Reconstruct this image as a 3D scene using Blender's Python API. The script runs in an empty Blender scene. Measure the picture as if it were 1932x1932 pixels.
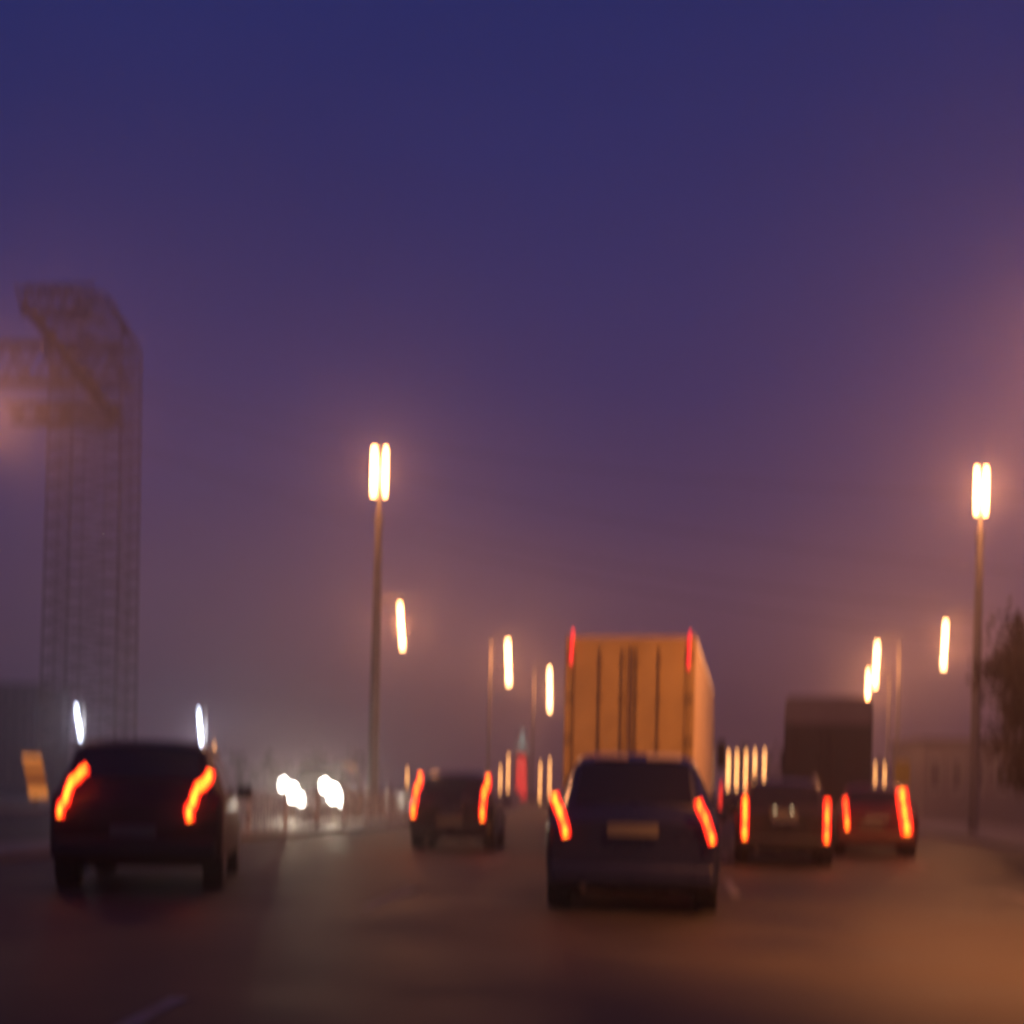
import bpy, bmesh, math, random
from mathutils import Vector, Matrix
random.seed(7)
PI = math.pi
scene = bpy.context.scene
col = scene.collection

# ------------------------------------------------------------------ camera
F, CX, HZ, ROLL, EYE = 2600.0, 966.0, 1490.0, math.radians(1.3), 1.25   # focal length in picture units, horizon row, roll, eye height
cam_d = bpy.data.cameras.new('camera')
cam = bpy.data.objects.new('camera', cam_d); col.objects.link(cam)
cam.location = (0, 0, EYE)
cam.rotation_euler = (PI / 2, -ROLL, 0)
cam_d.sensor_width = 36.0
cam_d.lens = 36.0 * F / 1932.0
cam_d.shift_y = (HZ - 966.0) / 1932.0
cam_d.clip_start = 0.1
cam_d.clip_end = 6000
cam_d.dof.use_dof = True            # short focus and oval aperture stand in for camera-shake blur
cam_d.dof.focus_distance = 3.0
cam_d.dof.aperture_fstop = 1.3
cam_d.dof.aperture_ratio = 3.0
scene.camera = cam

# ------------------------------------------------------------------ dusk sky
w = bpy.data.worlds.new('World'); scene.world = w; w.use_nodes = True
nt = w.node_tree; nt.nodes.clear()
out = nt.nodes.new('ShaderNodeOutputWorld'); bg = nt.nodes.new('ShaderNodeBackground')
tc = nt.nodes.new('ShaderNodeTexCoord'); sep = nt.nodes.new('ShaderNodeSeparateXYZ')
ramp = nt.nodes.new('ShaderNodeValToRGB')
nt.links.new(tc.outputs['Generated'], sep.inputs[0]); nt.links.new(sep.outputs['Z'], ramp.inputs[0])
el = ramp.color_ramp.elements
SKY = [(0.0, (.205, .096, .122)), (0.07, (.185, .088, .126)), (0.13, (.125, .068, .128)), (0.20, (.042, .037, .132)), (0.28, (.018, .026, .136)),
       (0.40, (.014, .024, .134)), (0.55, (.009, .021, .128)), (1.0, (.008, .014, .095))]
el[0].position, el[0].color = SKY[0][0], SKY[0][1] + (1,)
el[1].position, el[1].color = SKY[-1][0], SKY[-1][1] + (1,)
for p, c in SKY[1:-1]:
    e = el.new(p); e.color = c + (1,)
nz = nt.nodes.new('ShaderNodeTexNoise'); nz.inputs['Scale'].default_value = 3.0; nz.inputs['Detail'].default_value = 3
mp = nt.nodes.new('ShaderNodeMapping'); mp.inputs['Scale'].default_value = (1, 1, 4)
nt.links.new(tc.outputs['Generated'], mp.inputs[0]); nt.links.new(mp.outputs[0], nz.inputs['Vector'])
mr = nt.nodes.new('ShaderNodeMapRange'); mr.inputs['To Min'].default_value = .90; mr.inputs['To Max'].default_value = 1.10
nt.links.new(nz.outputs['Fac'], mr.inputs['Value'])
mul = nt.nodes.new('ShaderNodeVectorMath'); mul.operation = 'SCALE'
nt.links.new(ramp.outputs[0], mul.inputs[0]); nt.links.new(mr.outputs[0], mul.inputs['Scale'])
nt.links.new(mul.outputs[0], bg.inputs[0]); bg.inputs[1].default_value = 1.0
nt.links.new(bg.outputs[0], out.inputs[0])

scene.view_settings.view_transform = 'Standard'
scene.view_settings.look = 'None'
scene.view_settings.exposure = 0
scene.view_settings.gamma = 1
scene.cycles.volume_bounces = 0
scene.cycles.max_bounces = 6
scene.cycles.sample_clamp_indirect = 4
scene.cycles.use_denoising = True

HAZE_DENSITY = 0.0032
SODIUM = (1.0, .37, .13)

# ------------------------------------------------------------------ placing
def P(px, py, y):
    """world point seen at (px, py) of the photograph at distance y"""
    cx, cz = (px - CX) / F * y, (HZ - py) / F * y
    return Vector((cx * math.cos(ROLL) - cz * math.sin(ROLL), y, EYE + cx * math.sin(ROLL) + cz * math.cos(ROLL)))

def heading(y):
    h = math.radians(10.7)
    if y < 0: return 0
    if y < 30: return h * y / 30
    if y < 105: return h * (105 - y) / 75
    return 0.0
_cx = [0.0]
for i in range(1, 900):
    _cx.append(_cx[-1] + math.tan(heading(i - .5)))
def mid(y):
    if y <= 0: return 0.0
    i = int(y); i = min(i, 897)
    return _cx[i] + (_cx[i + 1] - _cx[i]) * (y - i)

# ------------------------------------------------------------------ materials
def mat(name, base, rough=.6, metal=0.0, emit=None, strength=0.0, noise=0.0, nscale=6.0, bump=0.0, coat=0.0, trans=0.0, sample=True):
    m = bpy.data.materials.new(name); m.use_nodes = True
    n = m.node_tree.nodes; l = m.node_tree.links; b = n['Principled BSDF']
    b.inputs['Base Color'].default_value = tuple(base) + (1,)
    b.inputs['Roughness'].default_value = rough
    b.inputs['Metallic'].default_value = metal
    b.inputs['Coat Weight'].default_value = coat
    b.inputs['Transmission Weight'].default_value = trans
    if emit:
        b.inputs['Emission Color'].default_value = tuple(emit) + (1,)
        b.inputs['Emission Strength'].default_value = strength
        if not sample: m.cycles.emission_sampling = 'NONE'
    if noise or bump:
        t = n.new('ShaderNodeTexCoord'); x = n.new('ShaderNodeTexNoise'); x.inputs['Scale'].default_value = nscale
        x.inputs['Detail'].default_value = 6; l.new(t.outputs['Object'], x.inputs['Vector'])
        if noise:
            r = n.new('ShaderNodeMapRange'); r.inputs['From Min'].default_value = .3; r.inputs['From Max'].default_value = .7
            r.inputs['To Min'].default_value = 1 - noise; r.inputs['To Max'].default_value = 1 + noise
            s = n.new('ShaderNodeVectorMath'); s.operation = 'SCALE'; s.inputs[0].default_value = base
            l.new(x.outputs['Fac'], r.inputs['Value']); l.new(r.outputs[0], s.inputs['Scale']); l.new(s.outputs[0], b.inputs['Base Color'])
            r2 = n.new('ShaderNodeMapRange'); r2.inputs['To Min'].default_value = max(.03, rough - .15); r2.inputs['To Max'].default_value = min(1, rough + .15)
            l.new(x.outputs['Fac'], r2.inputs['Value']); l.new(r2.outputs[0], b.inputs['Roughness'])
        if bump:
            bp = n.new('ShaderNodeBump'); bp.inputs['Strength'].default_value = bump; bp.inputs['Distance'].default_value = .02
            l.new(x.outputs['Fac'], bp.inputs['Height']); l.new(bp.outputs[0], b.inputs['Normal'])
    return m

M = {
    'asphalt': mat('wet_asphalt', (.019, .0165, .017), .62, noise=.45, nscale=.55, bump=.35),
    'verge': mat('verge_soil', (.055, .045, .032), .9, noise=.4, nscale=.7, bump=.5),
    'pavement': mat('pavement_concrete', (.16, .15, .14), .75, noise=.25, nscale=1.1, bump=.2),
    'kerb': mat('kerb_stone', (.25, .24, .22), .8, noise=.2, nscale=3),
    'paint_white': mat('worn_road_paint', (.15, .145, .14), .7, noise=.45, nscale=2.2),
    'steel': mat('galvanised_steel', (.22, .20, .18), .55, .4, noise=.2, nscale=4),
    'dark_steel': mat('dark_steel', (.07, .06, .055), .6, .2, noise=.2, nscale=4),
    'pylon': mat('weathered_pylon_steel', (.09, .06, .045), .75, .1, noise=.2, nscale=2),
    'rail': mat('pale_rail_paint', (.60, .57, .52), .28, .6, noise=.2, nscale=5),
    'tyre': mat('tyre_rubber', (.018, .017, .017), .85, noise=.2, nscale=9),
    'rim': mat('wheel_alloy', (.25, .25, .25), .4, .8),
    'glass': mat('tinted_car_glass', (.012, .013, .016), .08, coat=.3),
    'plastic': mat('black_plastic', (.02, .019, .018), .65, noise=.2, nscale=9),
    'plate': mat('plate_white', (.13, .13, .115), .5, noise=.06, nscale=30),
    'pale': mat('pale_glint', (.75, .72, .66), .35, noise=.05, nscale=20),
    'chrome': mat('dull_chrome', (.5, .5, .5), .25, .9),
    'tail': mat('lit_red_lens', (.25, .01, .01), .3, emit=(1, .022, .008), strength=4.5),
    'tail_dim': mat('dim_red_lens', (.25, .01, .01), .3, emit=(1, .03, .018), strength=1.4),
    'bulb': mat('lit_tail_bulb', (.4, .1, .02), .3, emit=(1, .20, .012), strength=7),
    'marker': mat('red_marker_lens', (.25, .01, .01), .3, emit=(1, .03, .03), strength=1.9),
    'head': mat('headlamp_lens', (.8, .8, .8), .1, emit=(1, .93, .80), strength=60, sample=False),
    'head_streak': mat('headlight_streak_glow', (.8, .8, .8), .1, emit=(1, .93, .80), strength=30, sample=False),
    'plate_glow': mat('plate_lamp_lens', (.8, .8, .7), .3, emit=(1, .85, .5), strength=2.0),
    'sodium': mat('sodium_lamp_lens', (.8, .6, .4), .3, emit=(1, .50, .20), strength=18, sample=False),
    'sodium_dim': mat('distant_sodium_lens', (.8, .6, .4), .3, emit=(1, .42, .12), strength=6, sample=False),
    'coolwhite': mat('cool_white_lens', (.8, .8, .9), .3, emit=(.74, .80, 1), strength=9, sample=False),
    'amber': mat('amber_panel', (.4, .15, .02), .5, emit=(1, .26, .03), strength=.20),
    'amber_bar': mat('amber_bar', (.4, .15, .02), .5, emit=(1, .33, .06), strength=.75),
    'yellow': mat('yellow_sign_face', (.72, .52, .03), .5, noise=.08, nscale=6),
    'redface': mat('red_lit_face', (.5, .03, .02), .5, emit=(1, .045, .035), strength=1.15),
    'mintlit': mat('pale_lit_cap', (.5, .55, .5), .5, emit=(.55, .75, .66), strength=.45),
    'totem': mat('tower_cladding', (.16, .15, .13), .6, noise=.15, nscale=1),
    'trailer': mat('grubby_trailer_paint', (.40, .30, .12), .5, noise=.14, nscale=1.6, bump=.05),
    'trailer_side': mat('ribbed_trailer_side', (.78, .68, .56), .38, .2, noise=.10, nscale=1.2),  # base raised above the doors' to put the side's lamplight into colour
    'gasket': mat('door_gasket', (.05, .04, .03), .8),
    'seam': mat('dull_door_steel', (.17, .12, .06), .6, .2, noise=.15, nscale=4),
    'tarp': mat('grey_truck_body', (.050, .050, .046), .7, noise=.12, nscale=1.4, bump=.1),
    'tarp_top': mat('pale_roof_fairing', (.20, .17, .16), .55, noise=.1, nscale=1.4),
    'cab': mat('truck_cab_paint', (.12, .12, .13), .4, coat=.3, noise=.1),
    'black_paint': mat('black_car_paint', (.016, .015, .017), .28, .1, coat=.4, noise=.12, nscale=2),
    'maroon_paint': mat('dark_maroon_paint', (.026, .008, .009), .5, .1, coat=.08, noise=.12, nscale=2),
    'blue_paint': mat('dark_blue_paint', (.010, .014, .050), .30, .1, coat=.4, noise=.10, nscale=2),
    'grey_paint': mat('dark_grey_paint', (.020, .019, .022), .3, .2, coat=.4, noise=.12, nscale=2),
    'red_paint': mat('dark_red_paint', (.07, .007, .009), .32, .1, coat=.4, noise=.12, nscale=2),
    'bark': mat('wet_bark', (.06, .042, .03), .85, noise=.3, nscale=8, bump=.5),
    'leaf': mat('autumn_leaf', (.085, .050, .018), .75, noise=.35, nscale=3),
    'far_leaf': mat('far_wood_foliage', (.05, .045, .035), .9, noise=.3, nscale=.3),
    'wall_grey': mat('rendered_wall', (.17, .15, .16), .85, noise=.15, nscale=.6),
    'wall_dark': mat('dark_rendered_wall', (.08, .07, .07), .85, noise=.2, nscale=.5),
    'pane': mat('unlit_window_pane', (.03, .03, .035), .15),
    'roof': mat('roof_felt', (.05, .045, .045), .85, noise=.2, nscale=1),
    'wire': mat('power_cable', (.02, .018, .018), .7),
}

M['asphalt'].node_tree.nodes['Principled BSDF'].inputs['Specular IOR Level'].default_value = .22
# ------------------------------------------------------------------ mesh helpers
class MB:
    def __init__(s): s.b = bmesh.new()
    def box(s, c, d, rz=0.0, bev=0.0, rx=0.0, ry=0.0):
        r = bmesh.ops.create_cube(s.b, size=1)
        vs = r['verts']
        bmesh.ops.scale(s.b, vec=d, verts=vs)
        if bev:
            es = list({e for v in vs for e in v.link_edges})
            g = bmesh.ops.bevel(s.b, geom=es, offset=bev, segments=2, affect='EDGES', profile=.5)
            vs = list({v for f in g['faces'] for v in f.verts} | {v for v in vs if v.is_valid})
        m = Matrix.Rotation(rz, 3, 'Z') @ Matrix.Rotation(ry, 3, 'Y') @ Matrix.Rotation(rx, 3, 'X')
        for v in vs: v.co = m @ v.co + Vector(c)
        return s
    def tube(s, pts, rad, n=8, sy=1.0, cap=True):
        """tube through pts; rad number or list; sy squashes the section along y"""
        pts = [Vector(p) for p in pts]
        if not isinstance(rad, (list, tuple)): rad = [rad] * len(pts)
        rings = []
        for i, p in enumerate(pts):
            d = (pts[min(i + 1, len(pts) - 1)] - pts[max(i - 1, 0)]).normalized()
            up = Vector((0, 1, 0)) if abs(d.y) < .8 else Vector((0, 0, 1))
            a = d.cross(up).normalized(); b2 = a.cross(d).normalized()
            rings.append([s.b.verts.new(p + (a * math.cos(2 * PI * k / n) + b2 * math.sin(2 * PI * k / n) * sy) * rad[i]) for k in range(n)])
        for r0, r1 in zip(rings, rings[1:]):
            for k in range(n): s.b.faces.new((r0[k], r0[(k + 1) % n], r1[(k + 1) % n], r1[k]))
        if cap:
            s.b.faces.new(list(reversed(rings[0]))); s.b.faces.new(rings[-1])
        return s
    def quad(s, a, b, c, d):
        s.b.faces.new([s.b.verts.new(Vector(p)) for p in (a, b, c, d)]); return s
    def loft(s, rings, cap=True):
        R = [[s.b.verts.new(Vector(p)) for p in r] for r in rings]
        n = len(R[0])
        for a, b in zip(R, R[1:]):
            for k in range(n): s.b.faces.new((a[k], a[(k + 1) % n], b[(k + 1) % n], b[k]))
        if cap:
            s.b.faces.new(list(reversed(R[0]))); s.b.faces.new(R[-1])
        return s
    def slab(s, grid_front, grid_back):
        nu, nv = len(grid_front), len(grid_front[0])
        A = [[s.b.verts.new(Vector(p)) for p in r] for r in grid_front]
        B = [[s.b.verts.new(Vector(p)) for p in r] for r in grid_back]
        for i in range(nu - 1):
            for j in range(nv - 1):
                s.b.faces.new((A[i][j], A[i + 1][j], A[i + 1][j + 1], A[i][j + 1]))
                s.b.faces.new((B[i][j], B[i][j + 1], B[i + 1][j + 1], B[i + 1][j]))
        for i in range(nu - 1):
            s.b.faces.new((A[i][0], B[i][0], B[i + 1][0], A[i + 1][0]))
            s.b.faces.new((A[i + 1][-1], B[i + 1][-1], B[i][-1], A[i][-1]))
        for j in range(nv - 1):
            s.b.faces.new((A[0][j + 1], B[0][j + 1], B[0][j], A[0][j]))
            s.b.faces.new((A[-1][j], B[-1][j], B[-1][j + 1], A[-1][j + 1]))
        return s
    def build(s, name, material, parent=None, smooth=False, loc=None):
        bmesh.ops.recalc_face_normals(s.b, faces=s.b.faces)
        me = bpy.data.meshes.new(name); s.b.to_mesh(me); s.b.free()
        if smooth:
            for p in me.polygons: p.use_smooth = True
            me.set_sharp_from_angle(angle=math.radians(38))
        me.materials.append(material)
        o = bpy.data.objects.new(name, me); col.objects.link(o)
        if parent: o.parent = parent
        if loc is not None: o.location = loc
        return o

def tag(o, label=None, cat=None, group=None, kind=None):
    if label: o['label'] = label
    if cat: o['category'] = cat
    if group: o['group'] = group
    if kind: o['kind'] = kind
    return o
def empty(name, loc, rz=0.0, label=None, cat=None, group=None):
    o = bpy.data.objects.new(name, None); o.empty_display_size = .3; col.objects.link(o)
    o.location = loc; o.rotation_euler = (0, 0, rz)
    return tag(o, label, cat, group)
def light(name, kind, loc, power, color, parent=None, radius=.3, rot=None, size=None, blend=.5):
    d = bpy.data.lights.new(name, kind); d.energy = power; d.color = color; d.shadow_soft_size = radius
    if kind == 'SPOT': d.spot_size = size; d.spot_blend = blend
    o = bpy.data.objects.new(name, d); col.objects.link(o); o.location = loc
    if rot: o.rotation_euler = rot
    if parent: o.parent = parent
    return o
def aim(frm, to):
    return (Vector(to) - Vector(frm)).to_track_quat('-Z', 'Y').to_euler()

# ------------------------------------------------------------------ ground, road, pavement, markings
b = MB(); b.quad((-900, -60, -.25), (900, -60, -.25), (900, 1500, -.25), (-900, 1500, -.25))
b.build('ground', M['verge'], None)['kind'] = 'structure'
YS = [-20 + 2.0 * i for i in range(0, 211)]
def strip(name, o0, o1, z, m, ys=YS, thick=0.0):
    b = MB()
    L = [b.b.verts.new((mid(y) + o0, y, z)) for y in ys]; R = [b.b.verts.new((mid(y) + o1, y, z)) for y in ys]
    for i in range(len(ys) - 1): b.b.faces.new((L[i], R[i], R[i + 1], L[i + 1]))
    if thick:
        L2 = [b.b.verts.new((mid(y) + o0, y, z - thick)) for y in ys]; R2 = [b.b.verts.new((mid(y) + o1, y, z - thick)) for y in ys]
        for i in range(len(ys) - 1):
            b.b.faces.new((L2[i], L[i], L[i + 1], L2[i + 1])); b.b.faces.new((R[i], R2[i], R2[i + 1], R[i + 1]))
    return tag(b.build(name, m), kind='structure')
strip('road', -26, 9.0, 0.0, M['asphalt'])
strip('kerb', 9.0, 9.22, .13, M['kerb'], thick=.4)
strip('pavement', 9.22, 13.5, .125, M['pavement'], thick=.4)
strip('median', -10.6, -9.0, .12, M['pavement'], thick=.2)
strip('far_kerb', -26.2, -26.0, .13, M['kerb'], thick=.4)
def line_marks(off, dash, gap, wd, start=3.0, end=190.0):
    b = MB(); y = start
    while y < end:
        y1 = min(y + dash, end); n = max(1, int((y1 - y) / 2))
        for i in range(n):
            a, c = y + (y1 - y) * i / n, y + (y1 - y) * (i + 1) / n
            b.quad((mid(a) + off - wd / 2, a, .004), (mid(a) + off + wd / 2, a, .004), (mid(c) + off + wd / 2, c, .004), (mid(c) + off - wd / 2, c, .004))
        y = y1 + gap
    return tag(b.build('lane_marking', M['paint_white']), kind='structure')
line_marks(-2.1, 3.0, 6.0, .12, 5)
line_marks(1.9, 3.0, 6.0, .12, 17)
line_marks(5.6, 3.0, 6.0, .12, 7)
line_marks(-8.6, 400, 1, .12)
line_marks(8.6, 400, 1, .12)
line_marks(-14.6, 3, 6, .12, 6)

# ------------------------------------------------------------------ haze
b = MB(); b.box((0, 330, 23.5), (760, 760, 51)); hz = b.build('haze', bpy.data.materials.new('haze_air'))
m = hz.data.materials[0]; m.use_nodes = True; n = m.node_tree.nodes
n.remove(n['Principled BSDF']); pv = n.new('ShaderNodeVolumePrincipled')
pv.inputs['Color'].default_value = (.92, .84, .92, 1); pv.inputs['Density'].default_value = HAZE_DENSITY; pv.inputs['Anisotropy'].default_value = .76
m.node_tree.links.new(pv.outputs[0], n['Material Output'].inputs['Volume'])
hz['kind'] = 'stuff'

# ------------------------------------------------------------------ buildings and far wood
def building(name, p0, p1, y, depth, top, m, label, floors, bays, cat='building'):
    x0, x1 = P(p0, 1490, y).x, P(p1, 1490, y).x; wd = x1 - x0; zt = P((p0 + p1) / 2, top, y).z
    r = empty(name, ((x0 + x1) / 2, y, -.25), 0, label, cat)
    H = zt + .25
    MB().box((0, depth / 2, H / 2), (wd, depth, H)).build('wall', m, r)
    MB().box((0, depth / 2, H + .12), (wd + .5, depth + .5, .24)).build('roof', M['roof'], r)
    fh = (H - .8) / floors
    for i in range(floors):
        for j in range(bays):
            x = -wd / 2 + wd * (j + .5) / bays; z = .6 + fh * (i + .55)
            f = MB().box((x, -.02, z), (wd / bays * .5, .08, fh * .5)).build('window', M['rail'], r)
            MB().box((x, -.045, z), (wd / bays * .42, .06, fh * .42)).build('pane', M['pane'], f)
    return r
building('apartment_building', -160, 62, 150, 12, 1292, M['wall_dark'], 'dark hazy apartment block at the far left behind the amber sign', 4, 6)
building('low_building', 1742, 1990, 105, 9, 1402, M['wall_grey'], 'low pale building in the haze behind the right tall lamp mast', 1, 6)

def far_wood(x0, x1, y, h):
    b = MB(); n = int((x1 - x0) / 2.2)
    for i in range(n):
        x = x0 + (x1 - x0) * i / n + random.uniform(-1, 1); yy = y + random.uniform(-6, 6)
        H = h * random.uniform(.55, 1.1); rr = random.uniform(1.3, 2.6)
        for k in range(26):
            a = random.uniform(0, 2 * PI); t = random.random(); q = rr * math.sqrt(random.random()) * (1 - .5 * t)
            c = Vector((x + q * math.cos(a), yy + q * math.sin(a), H * (.15 + .85 * t)))
            s = random.uniform(.35, .8)
            d = Vector((random.uniform(-1, 1), random.uniform(-1, 1), random.uniform(-1, 1))).normalized()
            e = d.orthogonal().normalized() * s; g = d.cross(e).normalized() * s
            b.quad(c - e, c - g, c + e, c + g)
    return b.build('far_wood', M['far_leaf'])
tag(far_wood(-150, -22, 235, 7.5), 'hazy dark wood along the far left of the road', 'wood', kind='stuff')
tag(far_wood(34, 150, 215, 9.0), 'hazy dark wood along the far right of the road', 'wood', kind='stuff')

# ------------------------------------------------------------------ trees by the right pavement
def tree(x, y, h, cr, label, nl):
    r = empty('tree', (x, y, 0), random.uniform(0, 6), label, 'tree', 'trees beside the right pavement')
    b = MB(); b.tube([(0, 0, -.2), (.04, 0, h * .25), (-.05, .05, h * .55), (.03, 0, h * .9)], [.17, .13, .09, .02], 8)
    tips = []
    for k in range(15):
        a = k * 2.4 + random.uniform(-.3, .3); z0 = h * random.uniform(.2, .75); L = cr * random.uniform(.6, 1.05)
        e = Vector((math.cos(a) * L, math.sin(a) * L, z0 + L * random.uniform(.2, .9)))
        mdl = Vector((math.cos(a) * L * .5, math.sin(a) * L * .5, z0 + L * .35))
        b.tube([(0, 0, z0), mdl, e], [.05, .035, .008], 5); tips += [mdl, e, (mdl + e) / 2]
        for q in range(3):
            f = e + Vector((random.uniform(-1, 1), random.uniform(-1, 1), random.uniform(-.3, 1))) * cr * .4
            b.tube([mdl.lerp(e, .5 + .15 * q), f], [.02, .005], 4); tips.append(f)
    b.build('trunk', M['bark'], r, True)
    c = MB()
    for k in range(nl):
        t = random.choice(tips); p = t + Vector((random.gauss(0, .3), random.gauss(0, .3), random.gauss(0, .28))) * cr * .55
        if p.z < .6: p.z = .6 + random.random() * .5
        s = random.uniform(.05, .12)
        d = Vector((random.gauss(0, 1), random.gauss(0, 1), random.gauss(0, 1))).normalized()
        e = d.orthogonal().normalized() * s; g = d.cross(e).normalized() * s * .6
        c.quad(p - e, p - g, p + e, p + g)
    c.build('crown', M['leaf'], r)
for px, y, h, cr, lab in [(2035, 30, 6.2, 1.4, 'tall brown leafy tree at the right edge beside the pavement'),
                          (2010, 40, 7.0, 1.7, 'second brown tree at the right edge, just behind the first'),
                          (1975, 58, 7.0, 1.7, 'hazier small tree farther along the right pavement')]:
    tree(P(px, 1490, y).x, y, h, cr, lab, 9000)

# ------------------------------------------------------------------ electricity pylon and its cables
PY = 112.0
def pylon():
    o = P(165, 1490, PY); base = Vector((o.x, PY, -.25))
    r = empty('electricity_pylon', base, 0, 'tall hazy steel lattice pylon at the left with cross arms', 'pylon')
    def L(px, py): q = P(px, py, PY); return (q.x - base.x, q.z + .25)
    zt = L(165, 560)[1]; w0, w1 = 3.0, 2.8; zs = L(165, 640)[1]
    b = MB(); t = .06
    def half(z): return w0 + (w1 - w0) * z / zs if z < zs else max(.35, w1 - (z - zs) / (zt - zs) * 2.0)
    def corner(k, z):
        h = half(z); return Vector(((-h, -h), (h, -h), (h, h), (-h, h))[k]).to_3d() + Vector((0, 0, z))
    N = 24; zz = [zs * i / N for i in range(N + 1)] + [zs + (zt - zs) * i / 3 for i in (1, 2, 3)]
    for k in range(4):
        b.tube([corner(k, z) for z in zz], .08, 6)
    b.build('leg_frame', M['pylon'], r)
    c = MB()
    for z0, z1 in zip(zz, zz[1:]):
        for k in range(4):
            k2 = (k + 1) % 4
            c.tube([corner(k, z0), corner(k2, z1)], t, 4); c.tube([corner(k2, z0), corner(k, z1)], t, 4); c.tube([corner(k, z1), corner(k2, z1)], t, 4)
            ms0 = (corner(k, z0) + corner(k2, z0)) / 2; ms1 = (corner(k, z1) + corner(k2, z1)) / 2
            c.tube([ms0, ms1], t * .7, 4)
    c.build('bracing', M['pylon'], r)
    arms = [(655, 720, -40, 238), (770, 795, 20, 232), (548, 592, 38, 152)]
    for top, bot, xa, xb in arms:
        a = MB(); xl, zb = L(xa, bot); xr, zt2 = L(xb, top)
        n = 9
        for yy in (-1.2, 1.2):
            a.tube([(xl, 0, zt2), (0, yy, zt2), (xr, yy * .8, zt2)], .19, 5); a.tube([(xl, 0, zb), (0, yy, zb), (xr, yy * .8, zb)], .19, 5)
            for i in range(n):
                u, v = xl + (xr - xl) * i / n, xl + (xr - xl) * (i + 1) / n
                a.tube([(u, yy, zb if i % 2 else zt2), (v, yy, zt2 if i % 2 else zb)], .10, 4)
        a.build('cross_arm', M['pylon'], r)
    d = MB(); p, q = L(58, 588), L(205, 775)
    for yy in (-1.6, 1.6): d.tube([(p[0], yy, p[1]), (q[0], yy, q[1])], .34, 6)
    d.build('stay_brace', M['pylon'], r)
    return r
pylon()
for (py0, py1, lab) in [(672, 905, 'uppermost thin power cable crossing the sky from the pylon'), (690, 1075, 'second thin power cable down from the top, crossing the sky'),
                        (785, 1150, 'third thin power cable down, crossing the sky'), (792, 1225, 'lowest thin power cable, crossing the sky above the truck')]:
    a, c = P(120, py0, PY), P(2300, py1 + 30, 70)
    pts = []
    for i in range(25):
        t = i / 24; q = a.lerp(c, t); q.z -= 4 * t * (1 - t) * 3.2; pts.append(q - a)
    o = MB().tube(pts, .022, 5).build('power_cable', M['wire'], None, loc=a)
    tag(o, lab, 'cable', 'power cables from the pylon')

# ------------------------------------------------------------------ lamps
def mast(px, base_y, top_px, y, y_top, y_bot, y_collar, label, offs, power, group='tall twin-head lamp masts', aimto=None):
    """tall mast with two lamps, each drawn out into an upright light streak"""
    o = P(px, 1490, y); r = empty('twin_lamp_mast', (o.x, y, .1), 0, label, 'lamp post', group)
    s = y / F
    tp = P(top_px, y_top, y); zt = tp.z - .1; lean = 0
    zc = P(px, y_collar, y).z - .1
    MB().tube([(0, 0, -.3), (lean * .5, 0, zc * .5), (lean, 0, zc)], [.19, .16, .12], 12).build('pole', M['steel'], r, True)
    MB().tube([(lean, 0, zc), (lean, 0, zt)], [.075, .06], 10).tube([(lean, 0, zc - .12), (lean, 0, zc + .12)], .16, 12).build('mast_head', M['steel'], r, True)
    zb = P(px, y_bot, y).z - .1
    k = 6; hh = (zt - zb) / k  # stacked lenses stretch each lamp into its light streak
    for side, wd in offs:
        hb = MB(); lb = MB()
        xs = lean + side * s
        for i in range(k):
            z = zb + hh * (i + .5)
            hb.box((xs, .10, z), (wd * s, .22, hh * .86), bev=.02)
            lb.box((xs, -.025, z), (wd * s * .90, .03, hh * .74), bev=.01)
        h = hb.build('lamp_housing', M['dark_steel'], r)
        lb.build('lamp_lens', M['sodium'], h)
    if aimto: light('lamp_glow', 'SPOT', (lean, -.45, (zt + zb) / 2), power, SODIUM, r, .5, aim((0, 0, 0), aimto), math.radians(135), 1.0)
    else: light('lamp_glow', 'POINT', (lean, -.45, (zt + zb) / 2), power, SODIUM, r, .5)
    return r
mast(703, 1545, 703, 46, 846, 934, 978, 'tall lit lamp mast on the median, left of the truck', [(-11, 13), (11, 10)], 800)
mast(1838, 1560, 1838, 48, 884, 968, 1010, 'tall lit lamp mast on the right beside the trees', [(-9, 10), (9, 11)], 1700)
mast(-72, 1560, -72, 42, 760, 850, 900, 'tall lit lamp mast beyond the left edge, seen as a glow', [(-9, 14), (9, 14)], 5800, aimto=(1, -.3, .28))
mast(2040, 1560, 2040, 36, 640, 740, 790, 'tall lit lamp mast beyond the right edge, seen as a glow', [(-9, 14), (9, 14)], 2200)

# the lamp whose pool falls on the wet road at the lower right
def roadside_lamp(x, y, h, arm, target, cone, power, label):
    r = empty('street_lamp', (x, y, .1), 0, label, 'lamp post')
    MB().tube([(0, 0, -.3), (0, 0, h * .95), (-.3, 0, h), (arm, 0, h + .15)], [.13, .09, .07, .05], 10).build('pole', M['steel'], r, True)
    hd = MB().box((arm - .3, 0, h + .12), (.8, .3, .18), bev=.05).build('lamp_housing', M['dark_steel'], r)
    MB().box((arm - .3, 0, h + .02), (.6, .24, .04)).build('lamp_lens', M['sodium'], hd)
    a = Vector((x + arm - .3, y, h)); light('lamp_glow', 'SPOT', (arm - .3, 0, h - .15), power, (1.0, .31, .06), r, .25, aim(a, target), cone, .9)
roadside_lamp(10.1, 9, 8.0, -4.4, (6.3, 11.4, 0), math.radians(90), 15500, 'nearest street lamp just past the right edge lighting the wet road')
roadside_lamp(11.4, 17, 9.0, -2.8, (2.6, 26.5, 1.8), math.radians(75), 8300, 'added unseen lamp past the right edge lighting the truck doors')  # lamp put in out of view to brighten the truck doors

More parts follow.
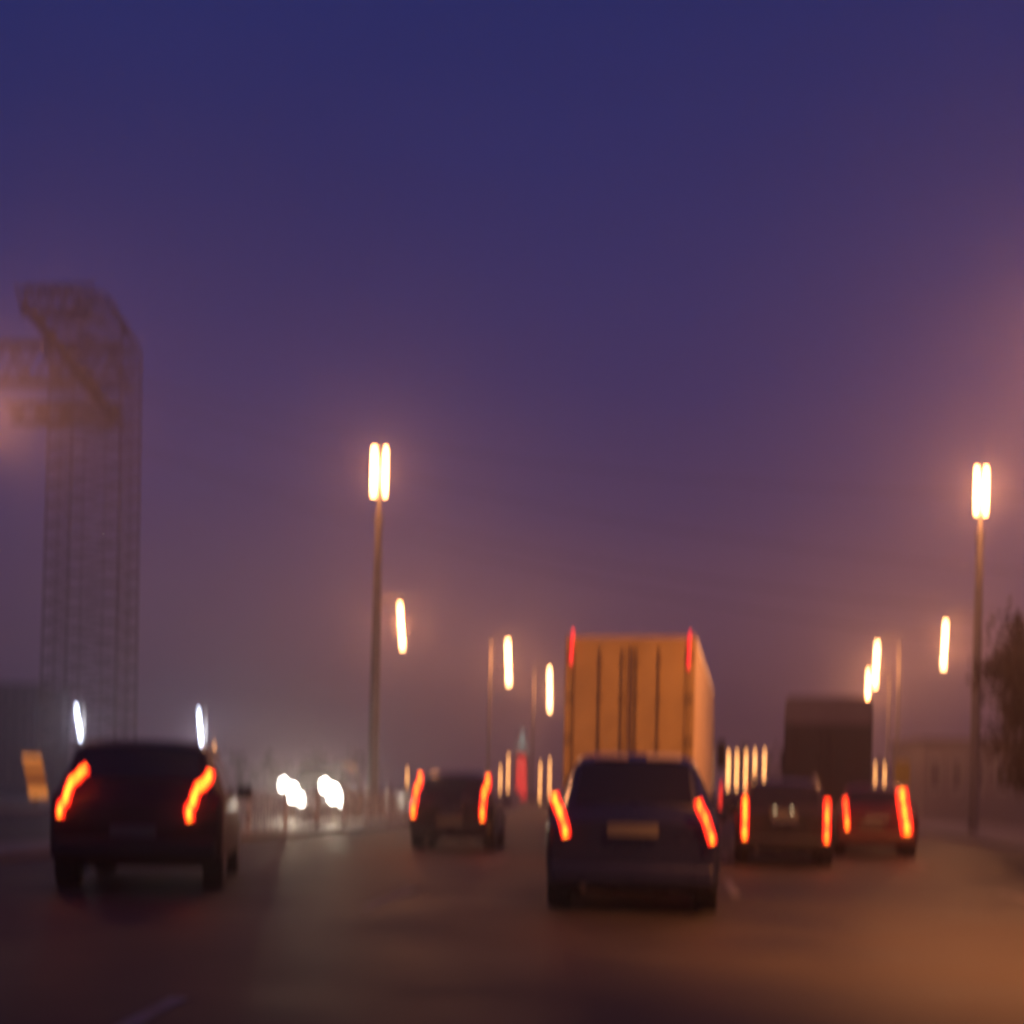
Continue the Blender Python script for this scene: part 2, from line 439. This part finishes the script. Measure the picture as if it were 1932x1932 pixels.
def arm_lamp(pole_px, lamp_px, y, y_top, y_bot, hw, label, m='sodium', power=900, colr=SODIUM, group='lit lamps on bracket poles', slant=0):
    o = P(pole_px, 1490, y); r = empty('street_lamp', (o.x, y, 0), 0, label, 'lamp post', group)
    zt = P(lamp_px, y_top, y).z; zb = P(lamp_px, y_bot, y).z; lx = P(lamp_px, (y_top + y_bot) / 2, y).x - o.x
    MB().tube([(0, 0, -.3), (0, 0, zt * .5), (0, 0, zt + .1), (lx * .3, 0, zt + .45), (lx, 0, zt + .42)], [.13, .11, .08, .06, .05], 8).build('pole', M['steel'], r, True)
    s = y / F; sl = slant * s
    h = MB().tube([(lx, .02, zt + .45), (lx, .02, zt + .02)], [.05, hw * s * 1.15], 10).build('lamp_cap', M['dark_steel'], r, True)
    n = 9; pts = [(lx + sl * (.5 - i / (n - 1)) * -1, 0, zt + (zb - zt) * i / (n - 1)) for i in range(n)]
    MB().tube(pts, [hw * s * (1.15, .95, 1.05, .8, 1.0, .78, .9, 1.1, 1.2)[i] for i in range(n)], 12).build('lamp_streak', M[m], h, True)  # lamp lengthened into the upright streak left by camera shake
    if power: light('lamp_glow', 'POINT', (lx, -.6, (zt + zb) / 2), power, colr, r, .5)
    return r
LAMPS = [
    (706, 757, 90, 1143, 1220, 4.6, 'lit orange lamp just right of the median mast', 'sodium', 2210, SODIUM, 7),
    (920, 959, 116, 1212, 1288, 4.8, 'lit orange lamp left of the truck, middle of the descending three', 'sodium', 1870, SODIUM, 4),
    (1003, 1037, 147, 1264, 1338, 3.6, 'lit orange lamp beside the truck, lowest of the descending three', 'sodium', 1700, SODIUM, 2),
    (1834, 1782, 95, 1176, 1258, 4.6, 'lit orange lamp just left of the right tall mast', 'sodium', 2210, SODIUM, -3),
    (1691, 1653, 110, 1216, 1292, 4.8, 'lit orange lamp above the grey box truck, the higher of two', 'sodium', 1870, SODIUM, -3),
    (1673, 1637, 138, 1268, 1344, 3.6, 'lit orange lamp by the grey box truck roof corner, the lower of two', 'sodium', 1700, SODIUM, -1),
    (156, 148, 100, 1334, 1392, 2.8, 'cool white lamp above the maroon car, left one of the pair', 'coolwhite', 500, (.75, .82, 1), 10),
    (386, 378, 100, 1342, 1416, 2.6, 'cool white lamp above the maroon car, right one of the pair', 'coolwhite', 500, (.75, .82, 1), 8),
]
for a in LAMPS: arm_lamp(*a[:7], m=a[7], power=a[8], colr=a[9], slant=a[10])

def path_lamp(px, y, y_top, y_bot, hw, label, group, m='sodium_dim'):
    o = P(px, y_bot, y); r = empty('path_lamp', (o.x, y, -.2), 0, label, 'lamp', group)
    zt = P(px, y_top, y).z + .2; zb = o.z + .2; s = y / F
    MB().tube([(0, 0, 0), (0, 0, zb)], .05, 6).build('pole', M['dark_steel'], r)
    n = 9
    MB().tube([(0, 0, zb + (zt - zb) * i / (n - 1)) for i in range(n)], [hw * s * (1.1 if i % 2 else .75) for i in range(n)], 8).build('lamp_streak', M[m], r, True)  # tall glowing shape imitates a small lamp smeared by camera shake
    return r
FAR = [(1373, 'first lamp from the truck in the row of five distant lamps'), (1389, 'second lamp from the truck in the row of five distant lamps'),
       (1406, 'middle lamp in the row of five distant lamps'), (1423, 'second lamp from the right in the row of five distant lamps'),
       (1441, 'rightmost lamp in the row of five distant lamps')]
for i, (px, lab) in enumerate(FAR): path_lamp(px, 165, 1420 - i, 1500 - i, 2.0 if i else 2.6, lab, 'row of five distant orange lamps')
for px, t, bt, lab in [(958, 1425, 1495, 'small distant orange lamp left of the red tower, the taller of two'), (943, 1448, 1512, 'small distant orange lamp beside the black hatchback'),
                       (1003, 1440, 1470, 'short distant orange lamp just right of the red tower'), (1018, 1440, 1512, 'long distant orange lamp second right of the red tower'),
                       (1036, 1433, 1505, 'distant orange lamp between the red tower and the truck'), (1334, 1452, 1505, 'small distant orange lamp at the truck lower right edge'),
                       (1650, 1442, 1515, 'small distant orange lamp over the red estate, left one of two'), (1668, 1442, 1508, 'small distant orange lamp over the red estate, right one of two'),
                       (768, 1452, 1482, 'tiny distant orange lamp left of the black hatchback'),
                       (404, 1402, 1432, 'small orange lamp just right of the maroon car roof')]:
    path_lamp(px, 150, t, bt, 1.2, lab, 'small distant orange lamps')

# ------------------------------------------------------------------ red tower far ahead
def red_tower():
    y = 210.0; o = P(983, 1490, y); r = empty('illuminated_tower', (o.x, y, -.2), 0, 'distant tower lit red with a pale green cap, left of truck', 'tower')
    s = y / F
    def z(py): return P(983, py, y).z + .2
    MB().loft([[(-w * s, -w * s, zz), (w * s, -w * s, zz), (w * s, w * s, zz), (-w * s, w * s, zz)] for w, zz in ((15, 0), (14, z(1440)), (13, z(1412)))]).build('shaft', M['totem'], r)
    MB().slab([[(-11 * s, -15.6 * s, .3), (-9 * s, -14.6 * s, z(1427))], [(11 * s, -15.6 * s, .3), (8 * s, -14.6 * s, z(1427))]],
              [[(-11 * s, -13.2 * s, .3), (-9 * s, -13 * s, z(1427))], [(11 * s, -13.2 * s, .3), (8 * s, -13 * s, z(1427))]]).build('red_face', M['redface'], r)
    MB().tube([(0, 0, z(1412)), (0, 0, z(1380))], [5 * s, 4 * s], 10).build('cap_shaft', M['mintlit'], r)
    MB().box((0, 0, z(1410)), (28 * s, 26 * s, 6 * s)).build('gallery', M['mintlit'], r)
    MB().box((0, 0, z(1392)), (26 * s, 8 * s, 6 * s)).build('gallery', M['totem'], r)
red_tower()

# ------------------------------------------------------------------ signs
def amber_sign():
    y = 60.0; o = P(66, 1490, y); s = y / F; r = empty('lit_sign', (o.x, y, -.2), 0, 'narrow amber lit sign panel at the far left', 'sign')
    def q(px, py): p = P(px, py, y); return (p.x - o.x, p.z + .2)
    MB().tube([(0, .12, 0), (0, .12, q(60, 1425)[1])], .06, 8).build('post', M['dark_steel'], r)
    def panel(name, py0, py1, m, c0, c1, yy, par):
        (xa, za), (xb, zb) = q(c0, py0), q(c1, py1); hw = 18 * s
        return MB().slab([[(xa - hw, yy, za), (xb - hw, yy, zb)], [(xa + hw, yy, za), (xb + hw, yy, zb)]],
                         [[(xa - hw, yy + .06, za), (xb - hw, yy + .06, zb)], [(xa + hw, yy + .06, za), (xb + hw, yy + .06, zb)]]).build(name, M[m], par)
    pn = panel('panel', 1424, 1505, 'amber', 59, 73, 0, r)
    panel('light_bar', 1426, 1435, 'amber_bar', 59, 61, -.03, pn); panel('light_bar', 1447, 1451, 'amber_bar', 64, 65, -.03, pn)
    panel('light_bar', 1488, 1503, 'amber_bar', 71, 73, -.03, pn)
amber_sign()
def yellow_sign():
    y = 58.0; o = P(1702, 1490, y); s = y / F; r = empty('road_sign', (o.x, y, 0), 0, 'plain yellow road sign on a post beyond the red estate', 'road sign')
    z0, z1 = P(1702, 1480, y).z, P(1702, 1436, y).z
    MB().tube([(0, .06, -.2), (0, .06, z1)], .04, 8).build('post', M['steel'], r)
    MB().box((0, 0, (z0 + z1) / 2), (28 * s, .03, z1 - z0), bev=.01).build('sign_face', M['yellow'], r)
yellow_sign()

# ------------------------------------------------------------------ railing on the median
def railing():
    y0, y1, step = 27.0, 110.0, 2.5
    r = empty('median_railing', (mid(y0) - 9.3, y0, .12), 0, 'pale vertical-bar railing along the median, lit by oncoming headlights', 'railing')
    y = y0; o = Vector((mid(y0) - 9.3, y0, .12)); H = 1.0
    while y < y1:
        a = Vector((mid(y) - 9.3, y, .12)) - o; c = Vector((mid(y + step) - 9.3, y + step, .12)) - o
        p = MB().tube([a + Vector((0, 0, -.1)), a + Vector((0, 0, H + .08))], .045, 8); p.build('post', M['rail'], r)
        f = MB(); d = c - a
        for z in (.12, .92): f.tube([a + Vector((0, 0, z)), c + Vector((0, 0, z))], .022, 6)
        n = 12
        for i in range(1, n):
            q = a + d * i / n; f.tube([q + Vector((0, 0, .12)), q + Vector((0, 0, .92))], .016, 5)
        f.build('bar_panel', M['rail'], r)
        y += step
railing()

# ------------------------------------------------------------------ cars
KIND = {   # y, bottom, belt, top(negative: below full height), half widths at sill, belt, roof (share of half width)
    'hatch': lambda L, H: [(0, .30, .86, .93, .88, .91, .80), (.05, .25, .93, 1.0, .95, .97, .81), (.14, .21, .95, 1.04, .98, 1, .79), (.50, .19, .96, H - .06, 1, 1, .70),
                           (.9, .19, .95, H, 1, 1, .70), (1.8, .19, .93, H, 1, 1, .70), (2.25, .19, .92, H - .05, 1, 1, .70), (3.0, .19, .90, .97, 1, .98, .78),
                           (L - .3, .28, .74, .82, .95, .93, .76), (L, .38, .56, .63, .84, .82, .70)],
    'offroad': lambda L, H: [(0, .40, .98, 1.04, .90, .93, .84), (.05, .32, 1.05, 1.12, .96, .98, .84), (.12, .27, 1.08, 1.16, .99, 1, .83), (.36, .27, 1.08, H - .07, 1, 1, .76),
                             (.7, .27, 1.08, H, 1, 1, .76), (2.3, .27, 1.06, H, 1, 1, .76), (2.8, .27, 1.05, H - .06, 1, 1, .75), (3.45, .27, 1.03, 1.12, 1, .98, .82),
                             (L - .25, .40, .94, 1.02, .96, .95, .82), (L, .48, .70, .78, .88, .86, .78)],
    'estate': lambda L, H: [(0, .30, .88, .94, .88, .92, .80), (.05, .25, .94, 1.0, .95, .97, .81), (.13, .21, .95, 1.03, .98, 1, .79), (.48, .19, .96, H - .06, 1, 1, .71),
                            (.9, .19, .95, H, 1, 1, .71), (2.4, .19, .93, H, 1, 1, .71), (2.85, .19, .92, H - .06, 1, 1, .71), (3.5, .19, .90, .96, 1, .98, .78),
                            (L - .3, .28, .74, .80, .95, .93, .76), (L, .38, .56, .62, .84, .82, .70)],
}
def car(name, label, x, y, yaw, kind, W, H, L, paint, cpx=None, tails=(), plates=(), heads=(), cat='car', r_tail=6.0, dim=False, plate_lamps=False, rack=False, group='cars queuing on the motorway'):
    r = empty(name, (x, y, 0), yaw, label, cat, group)
    st = KIND[kind](L, H); hw = W / 2
    def par(yy):
        for a, c in zip(st, st[1:]):
            if yy <= c[0] + 1e-6:
                t = (yy - a[0]) / (c[0] - a[0]); return [a[i] + (c[i] - a[i]) * t for i in range(1, 7)]
        return list(st[-1][1:])
    ys = sorted({round(a[0], 4) for a in st} | {round(L * i / 44, 4) for i in range(45)})
    raw = [par(v) for v in ys]
    sm = []
    for i, p in enumerate(raw):
        a, c = raw[max(0, i - 1)], raw[min(len(raw) - 1, i + 1)]
        sm.append([(a[k] + 2 * p[k] + c[k]) / 4 if 0 < i < len(raw) - 1 else p[k] for k in range(6)])
    def P6(yy):
        for i in range(len(ys) - 1):
            if yy <= ys[i + 1] + 1e-6:
                t = (yy - ys[i]) / (ys[i + 1] - ys[i]); return [sm[i][k] + (sm[i + 1][k] - sm[i][k]) * t for k in range(6)]
        return sm[-1]
    def half(p):
        zb, zl, zt, ws, wb, wt = p; ws *= hw; wb *= hw; wt *= hw
        return [(ws * .8, zb), (ws, zb + .10), (wb, zb + (zl - zb) * .45), (wb, zb + (zl - zb) * .8), (wb * .985, zl), (wt + (wb - wt) * .08, zt - .10),
                (wt - .01, zt - .045), (wt - .09, zt - .008), (wt * .5, zt + .018)]
    rings = []
    for yy, p in zip(ys, sm):
        h = half(p); rings.append([(a, yy, c) for a, c in h] + [(0, yy, p[2] + .025)] + [(-a, yy, c) for a, c in reversed(h)] + [(0, yy, p[0])])
    MB().loft(rings).build('body', paint, r, True)
    # rear and front glass
    def topz(yy, u):
        p = P6(yy); return p[2] + .022 * (1 - u * u)
    def glass(ya, yb, name, nv=6, su=.86, out=.018):
        A, B = [], []
        for i in range(9):
            u = -1 + 2 * i / 8; ra, rb = [], []
            for j in range(nv):
                v = ya + (yb - ya) * j / (nv - 1); p = P6(v); xx = u * su * p[5] * hw; z = topz(v, u * su)
                dz = (topz(v + .02, u * su) - topz(v - .02, u * su)) / .04
                nrm = Vector((0, -dz, 1)).normalized()
                ra.append(Vector((xx, v, z)) + nrm * out); rb.append(Vector((xx, v, z)) - nrm * .02)
            A.append(ra); B.append(rb)
        return MB().slab(A, B).build(name, M['glass'], r, True)
    dy = st[3][0] - st[2][0]
    glass(st[2][0] + .14 * dy, st[3][0] - .06 * dy, 'rear_window')
    glass(st[6][0] + .06, st[7][0] - .06, 'windscreen')
    for sgn in (-1, 1):
        A, B = [], []
        va, vb = st[3][0] + .25, st[6][0] + .15
        for i in range(12):
            v = va + (vb - va) * i / 11; p = P6(v); h = half(p); (xa, za), (xb, zb) = h[4], h[5]
            ra, rb = [], []
            for t in (.10, .5, .92):
                xx, z = xa + (xb - xa) * t, za + (zb - za) * t
                ra.append((sgn * (xx + .010), v, z + .002)); rb.append((sgn * (xx - .02), v, z))
            A.append(ra); B.append(rb)
        MB().slab(A, B).build('side_window', M['glass'], r, True)
        pm = P6(st[6][0] + .1); mx = hw * pm[4]
        MB().box((sgn * (mx + .08), st[6][0] + .35, pm[1] + .09), (.20, .11, .15), bev=.03).build('door_mirror', paint, r)
    # bumper, plate, wheels, sill trim
    p0 = st[0]
    MB().box((0, .03, p0[1] + .10), (W * .93, .20, .22), bev=.05).build('bumper', M['plastic'] if kind == 'offroad' else paint, r)
    wr = .36 if kind == 'offroad' else .31
    for wy in (.80, L - .85):
        for sgn in (-1, 1):
            cx = sgn * (hw - .13)
            b = MB(); b.tube([(cx - .11, wy, wr), (cx - .09, wy, wr), (cx + .09, wy, wr), (cx + .11, wy, wr)], [wr - .03, wr, wr, wr - .03], 24)
            wl = b.build('wheel', M['tyre'], r, True)
            MB().tube([(cx + sgn * .10, wy, wr), (cx + sgn * .122, wy, wr)], [wr * .62, wr * .58], 20).build('rim', M['rim'], wl, True)
            MB().tube([(cx - .12 + sgn * .005, wy, wr + .02), (cx + .095 * 1 + sgn * .018, wy, wr + .02)], wr + .06, 24).build('wheel_arch', M['plastic'], r, True)
    d = y; s = d / F
    def loc(px, py):
        q = P(px, py, d); return q.x - x, q.z
    for px, py, wpx, hpx in plates:
        lx, lz = loc(px, py)
        pl = MB().box((lx, -.055 if lz > .6 else -.085, lz), (wpx * s, .03, hpx * s), bev=.006).build('number_plate', M['plate'], r)
        if plate_lamps:
            for k in (-.3, .3):
                MB().box((lx + k * wpx * s, -.10, lz + hpx * s * .62), (.04, .05, .03)).build('plate_lamp', M['plate_glow'], pl)
    for pts, rad, bulbs in tails:  # each tail light is shaped along its camera-shake smear
        q = [loc(*p) for p in pts]
        tl = MB().tube([(a, -.06, c) for a, c in q], [rad * s] * len(q), 10, .55 / max(.5, rad * s / .06)).build('tail_light', M['tail_dim' if dim else 'tail'], r, True)
        if bulbs:
            hot = [loc(bx, bz) + (br * s,) for bx, bz, br in bulbs]
            core = []
            for t in range(13):                         # the lit core swells near each bright spot of the streak
                f = t / 12 * (len(q) - 1); k = min(int(f), len(q) - 2); f -= k
                a, c = q[k][0] + (q[k + 1][0] - q[k][0]) * f, q[k][1] + (q[k + 1][1] - q[k][1]) * f
                g = max(math.exp(-((c - hz_) / (hr * 1.3)) ** 2) * min(1, hr / (rad * s)) for _, hz_, hr in hot)
                core.append((a, c, rad * s * (.06 + .52 * g)))
            MB().tube([(a, -.075 - .055 * (rad * s / .06), c) for a, c, _ in core], [e for _, _, e in core], 8, .4).build('bulb', M['bulb'], tl, True)
    # tailgate handle and exhaust
    MB().box((0, -.02, st[1][2] - .12), (.5, .05, .045), bev=.01).build('tailgate_trim', M['chrome'] if kind != 'offroad' else M['plastic'], r)
    MB().tube([(-hw * .55, -.04, .27), (-hw * .55, .3, .27)], .035, 10).build('exhaust_pipe', M['dark_steel'], r)
    if rack:
        for sgn in (-1, 1):
            MB().tube([(sgn * hw * .62, .6, H + .02), (sgn * hw * .62, .7, H + .08), (sgn * hw * .62, 2.0, H + .08), (sgn * hw * .62, 2.1, H + .02)], .02, 8).build('roof_rail', M['chrome'], r)
    return r, loc

R = math.radians
car('off_road_car', 'dark maroon off-road car at the left with red tail lights stretched into slanted streaks', P(258, 1490, 15.6).x, 15.6, R(8), 'offroad', 1.92, 1.72, 4.5, M['maroon_paint'],
    tails=[([(170, 1449), (160, 1456), (151, 1468), (142, 1474), (135, 1492), (131, 1510), (122, 1520), (120, 1538)], 8.5, [(160, 1459, 8), (150, 1477, 9), (133, 1500, 9), (122, 1532, 8)]),
           ([(396, 1456), (392, 1468), (382, 1480), (372, 1486), (366, 1502), (362, 1518), (354, 1528), (358, 1546)], 9.5, [(388, 1466, 9), (377, 1482, 10), (364, 1506, 10), (360, 1540, 9)])],
    plates=[(252, 1568, 84, 18)])
car('hatchback_car', 'black hatchback ahead with upright red tail lights, left of the blue car', P(852, 1490, 28).x, 28, R(-4), 'hatch', 1.74, 1.58, 4.0, M['black_paint'],
    tails=[([(794, 1462), (792, 1480), (786, 1488), (784, 1510), (781, 1520), (780, 1538)], 5.5, [(794, 1464, 5), (786, 1488, 4), (781, 1534, 6)]),
           ([(922, 1466), (921, 1484), (914, 1494), (913, 1516), (911, 1524), (911, 1544)], 6, [(922, 1468, 6), (914, 1494, 5), (911, 1540, 7)])],
    plates=[(848, 1548, 50, 11)])
bl, bloc = car('hatchback_car', 'dark blue hatchback directly ahead in front of the truck', P(1196, 1490, 14.2).x, 14.2, R(-6), 'hatch', 1.82, 1.65, 3.9, M['blue_paint'],
    tails=[([(1046, 1500), (1052, 1520), (1058, 1532), (1062, 1545), (1066, 1560), (1069, 1576)], 9, [(1049, 1504, 8), (1057, 1530, 7), (1068, 1574, 8)]),
           ([(1315, 1512), (1322, 1530), (1329, 1542), (1334, 1558), (1338, 1572), (1343, 1588)], 8.5, [(1319, 1518, 4), (1329, 1544, 4), (1342, 1584, 6)])],
    plates=[(1194, 1566, 96, 22)])
car('estate_car', 'dark grey estate car right of the truck with upright red lights', P(1482, 1490, 24.5).x, 24.5, R(-10), 'estate', 1.76, 1.53, 4.5, M['grey_paint'],
    tails=[([(1407, 1506), (1407, 1540), (1406, 1560), (1406, 1580)], 6.5, [(1407, 1512, 7), (1406, 1537, 6), (1406, 1574, 8)]),
           ([(1559, 1510), (1558, 1540), (1558, 1560), (1557, 1586)], 6.5, [(1558, 1540, 5), (1557, 1582, 5)])],
    plates=[(1478, 1536, 52, 12)], plate_lamps=True, rack=True)
car('estate_car', 'dark red estate car at the right of the queue', P(1656, 1490, 29).x, 29, R(-12), 'estate', 1.72, 1.50, 4.4, M['red_paint'],
    tails=[([(1596, 1508), (1598, 1530), (1600, 1562)], 5, [(1600, 1556, 6)]),
           ([(1699, 1492), (1702, 1520), (1706, 1545), (1709, 1570)], 11, [(1697, 1496, 8), (1706, 1532, 6), (1708, 1566, 9), (1702, 1532, 6)])],
    plates=[(1644, 1556, 42, 9)])
car('hatchback_car', 'distant dark car glimpsed between the truck and the grey estate', P(1386, 1490, 62).x, 62, R(-10), 'hatch', 1.72, 1.5, 4.0, M['black_paint'],
    tails=[([(1361, 1478), (1360, 1500), (1359, 1530)], 2.6, None), ([(1410, 1480), (1410, 1500), (1409, 1530)], 2.6, None)], dim=True)

for px in (1150, 1252):  # pale strips stand in for bright reflections along the rear roof edge
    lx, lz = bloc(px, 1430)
    MB().box((lx, .50, 1.635), (.37, .06, .05), bev=.01).build('roof_glint', M['pale'], bl)
# oncoming car: the same kind of body turned to face us
OY = 48.0
oc, _ = car('off_road_car', 'oncoming car with bright white headlights behind the median railing', P(603, 1490, OY).x, OY + 4.4, PI + R(-3), 'offroad', 2.2, 2.0, 4.4, M['grey_paint'],
            group='oncoming cars beyond the railing')
for sgn in (-1, 1):
    h = MB().box((sgn * .72, 4.31, .97), (.56, .20, .34), bev=.06).build('headlight', M['chrome'], oc)
    MB().tube([(sgn * .72, 4.42, .97), (sgn * .72, 4.47, .97)], [.23, .21], 16).build('lens', M['head'], h, True)
    MB().tube([(.72 * sgn + .42, 4.40, 1.20), (.72 * sgn + .30, 4.45, 1.30), (.72 * sgn + .08, 4.47, 1.08), (.72 * sgn - .12, 4.47, 1.0), (.72 * sgn - .30, 4.45, .72), (.72 * sgn - .44, 4.42, .76)], .115, 8).build('headlight_streak', M['head_streak'], h, True)  # the headlight's wavy shake trail, modelled as a glowing strip
    light('headlight_beam', 'SPOT', (sgn * .72, 4.62, .97), 850, (1, .84, .58), oc, .08, (R(88), 0, 0), R(80), 1.0)
MB().box((0, 4.36, .62), (.95, .06, .22), bev=.03).build('grille', M['plastic'], oc)

# ------------------------------------------------------------------ trucks
def wheel_set(r, xs, ys, wr=.50, wd=.30):
    for yy in ys:
        for xx in xs:
            wl = MB().tube([(xx - wd / 2, yy, wr), (xx - wd / 2 + .03, yy, wr), (xx + wd / 2 - .03, yy, wr), (xx + wd / 2, yy, wr)], [wr - .04, wr, wr, wr - .04], 24).build('wheel', M['tyre'], r, True)
            sg = 1 if xx > 0 else -1
            MB().tube([(xx + sg * (wd / 2), yy, wr), (xx + sg * (wd / 2 + .02), yy, wr)], [.27, .22], 18).build('rim', M['rim'], wl, True)
def cab(r, y, W, zt):
    c = MB()
    prof = [(0, .9), (0, zt), (1.5, zt), (2.05, 2.1), (2.2, 1.2), (2.15, .5), (0, .5)]
    hw = W / 2
    c.loft([[(sx, y + a, z) for a, z in prof] for sx in (-hw, -hw + .06, hw - .06, hw)])
    cb = c.build('cab', M['cab'], r)
    MB().slab([[(-hw * .88, y + 1.56, zt - .12), (-hw * .88, y + 2.06, 2.15)], [(hw * .88, y + 1.56, zt - .12), (hw * .88, y + 2.06, 2.15)]],
              [[(-hw * .88, y + 1.50, zt - .12), (-hw * .88, y + 2.0, 2.15)], [(hw * .88, y + 1.50, zt - .12), (hw * .88, y + 2.0, 2.15)]]).build('windscreen', M['glass'], cb)
    for sg in (-1, 1):
        MB().box((sg * (hw + .22), y + 1.75, 2.45), (.24, .14, .85), bev=.04).tube([(sg * hw, y + 1.7, 2.75), (sg * (hw + .2), y + 1.75, 2.75)], .03, 6).build('wing_mirror', M['plastic'], r)
        MB().box((sg * (hw + .004), y + 1.15, 2.2), (.03, .9, .7), bev=.01).build('side_window', M['glass'], cb)

TY = 26.5
def semi():
    o = P(1183, 1490, TY); x = o.x
    r = empty('articulated_truck', (x, TY, 0), R(-9.7), 'tall articulated truck with tan box trailer and red corner lights', 'truck')
    W, L, zf = 2.5, 13.6, 1.15; zt = P(1183, 1200, TY).z
    H = zt - zf
    MB().box((0, L / 2 + .06, zf + H / 2), (W, L - .02, H), bev=.015).build('trailer_box', M['trailer_side'], r)
    # ribs of the side walls belong to the side panel mesh
    for sg in (-1, 1):
        b = MB(); b.box((sg * (W / 2 + .006), L / 2 + .06, zf + .10), (.02, L - .1, .2)); b.box((sg * (W / 2 + .006), L / 2 + .06, zt - .07), (.02, L - .1, .14))
        for i in range(26): b.box((sg * (W / 2 + .012), .3 + i * (L - .5) / 25, zf + H / 2), (.03, .07, H - .30))
        b.build('side_panel', M['trailer_side'], r)
    fr = MB()
    for sg in (-1, 1): fr.box((sg * (W / 2 - .055), .01, zf + H / 2), (.11, .12, H - .02), bev=.012)
    fr.box((0, .012, zt - .11), (W - .22, .115, .20), bev=.012); fr.box((0, .012, zf + .09), (W - .22, .115, .16), bev=.012)
    fr.build('rear_frame', M['trailer'], r)
    dw = (W - .24) / 2
    for sg in (-1, 1):
        dr = MB().box((sg * (dw / 2 + .008), .005, zf + H / 2 - .02), (dw - .02, .07, H - .38), bev=.01).build('rear_door', M['trailer'], r)
        g = MB()
        for k in (.035, .94): g.box((sg * dw * k + sg * .01, -.034, zf + H / 2 - .02), (.035, .012, H - .40))
        g.build('gasket', M['seam'], dr)
        for k in (.12, .50):
            lb = MB(); xx = sg * dw * k
            lb.tube([(xx, -.055, zf + .14), (xx, -.055, zt - .24)], .020, 8)
            for zz in (.3, 1.0, 1.9, 2.6): lb.box((xx, -.047, zf + zz), (.11, .03, .06))
            lb.box((xx + sg * .12, -.062, zf + .55), (.30, .02, .04)); lb.build('locking_bar', M['seam'], dr)
        for zz in (.35, 1.1, 1.9, H - .4): MB().box((sg * (W / 2 - .10), -.06, zf + zz), (.16, .02, .07)).build('hinge', M['dark_steel'], dr)
    s = TY / F
    for pts in ([(1082, 1188), (1080, 1206), (1079, 1222), (1077, 1250)], [(1302, 1196), (1300, 1212), (1300, 1232), (1298, 1262)]):
        q = [P(px, py, TY) for px, py in pts]
        MB().tube([((a.x - x) * 1.0, -.075, a.z) for a in q], [2.6 * s, 3 * s, 2.2 * s, 3.2 * s], 8).build('marker_light', M['marker'], r, True)
    MB().box((0, .12, .62), (W - .1, .12, .16), bev=.02).build('underrun_bar', M['dark_steel'], r)
    MB().box((0, L / 2, .98), (1.0, L - .6, .30)).build('chassis', M['dark_steel'], r)
    for sg in (-1, 1):
        MB().box((sg * 1.0, .05, .88), (.40, .10, .18), bev=.02).build('lamp_cluster', M['tail'], r)
        MB().box((sg * .85, .45, .75), (.6, .03, .55)).build('mud_flap', M['tyre'], r)
    wheel_set(r, (-1.02, 1.02), (2.2, 3.5, 4.8))
    wheel_set(r, (-1.02, 1.02), (11.6, 15.4))
    MB().box((0, 13.2, .75), (1.1, 5.5, .3)).build('tractor_chassis', M['dark_steel'], r)
    cab(r, 14.2, 2.5, 3.5)
    MB().box((1.23, .02, 1.0), (.02, .3, .1)).build('side_marker', M['marker'], r)
semi()

BY = 40.0
def box_truck():
    o = P(1560, 1490, BY); x = o.x
    r = empty('box_truck', (x, BY, 0), R(-12.2), 'dark grey box truck with a paler roof edge, behind the red estate', 'truck')
    W, L, zf = 2.5, 6.6, 1.0; zt = P(1560, 1314, BY).z; zm = P(1560, 1366, BY).z
    MB().box((0, L / 2, (zf + zm) / 2), (W, L, zm - zf), bev=.03).build('cargo_box', M['tarp'], r)
    MB().loft([[(-W / 2 - .01, a, zm), (W / 2 + .01, a, zm), (W / 2 - .02, a + o2, zt - .12), (W / 2 - .14, a + o2, zt), (-W / 2 + .14, a + o2, zt), (-W / 2 + .02, a + o2, zt - .12)] for a, o2 in ((-.012, .05), (L + .01, -.05))]).build('roof', M['tarp_top'], r)
    d = MB()
    for sg in (-1, 1):
        d.box((sg * (W / 4 - .01), -.012, (zf + zm) / 2), (W / 2 - .09, .05, zm - zf - .12), bev=.01)
    dr = d.build('rear_doors', M['tarp'], r)
    g = MB()
    for k in (-.9, -.15, .15, .9): g.tube([(k, -.055, zf + .1), (k, -.055, zm - .1)], .02, 8)
    g.build('locking_bar', M['dark_steel'], dr)
    MB().box((0, L / 2, .85), (.9, L - .4, .26)).build('chassis', M['dark_steel'], r)
    MB().box((0, .1, .55), (2.3, .1, .14), bev=.02).build('bumper', M['dark_steel'], r)
    for sg in (-1, 1): MB().box((sg * 1.0, .02, .80), (.34, .08, .14), bev=.02).build('tail_light', M['tail_dim'], r)
    wheel_set(r, (-1.02, 1.02), (1.5, 7.6), .46, .28)
    cab(r, 6.7, 2.3, 2.9)
box_truck()
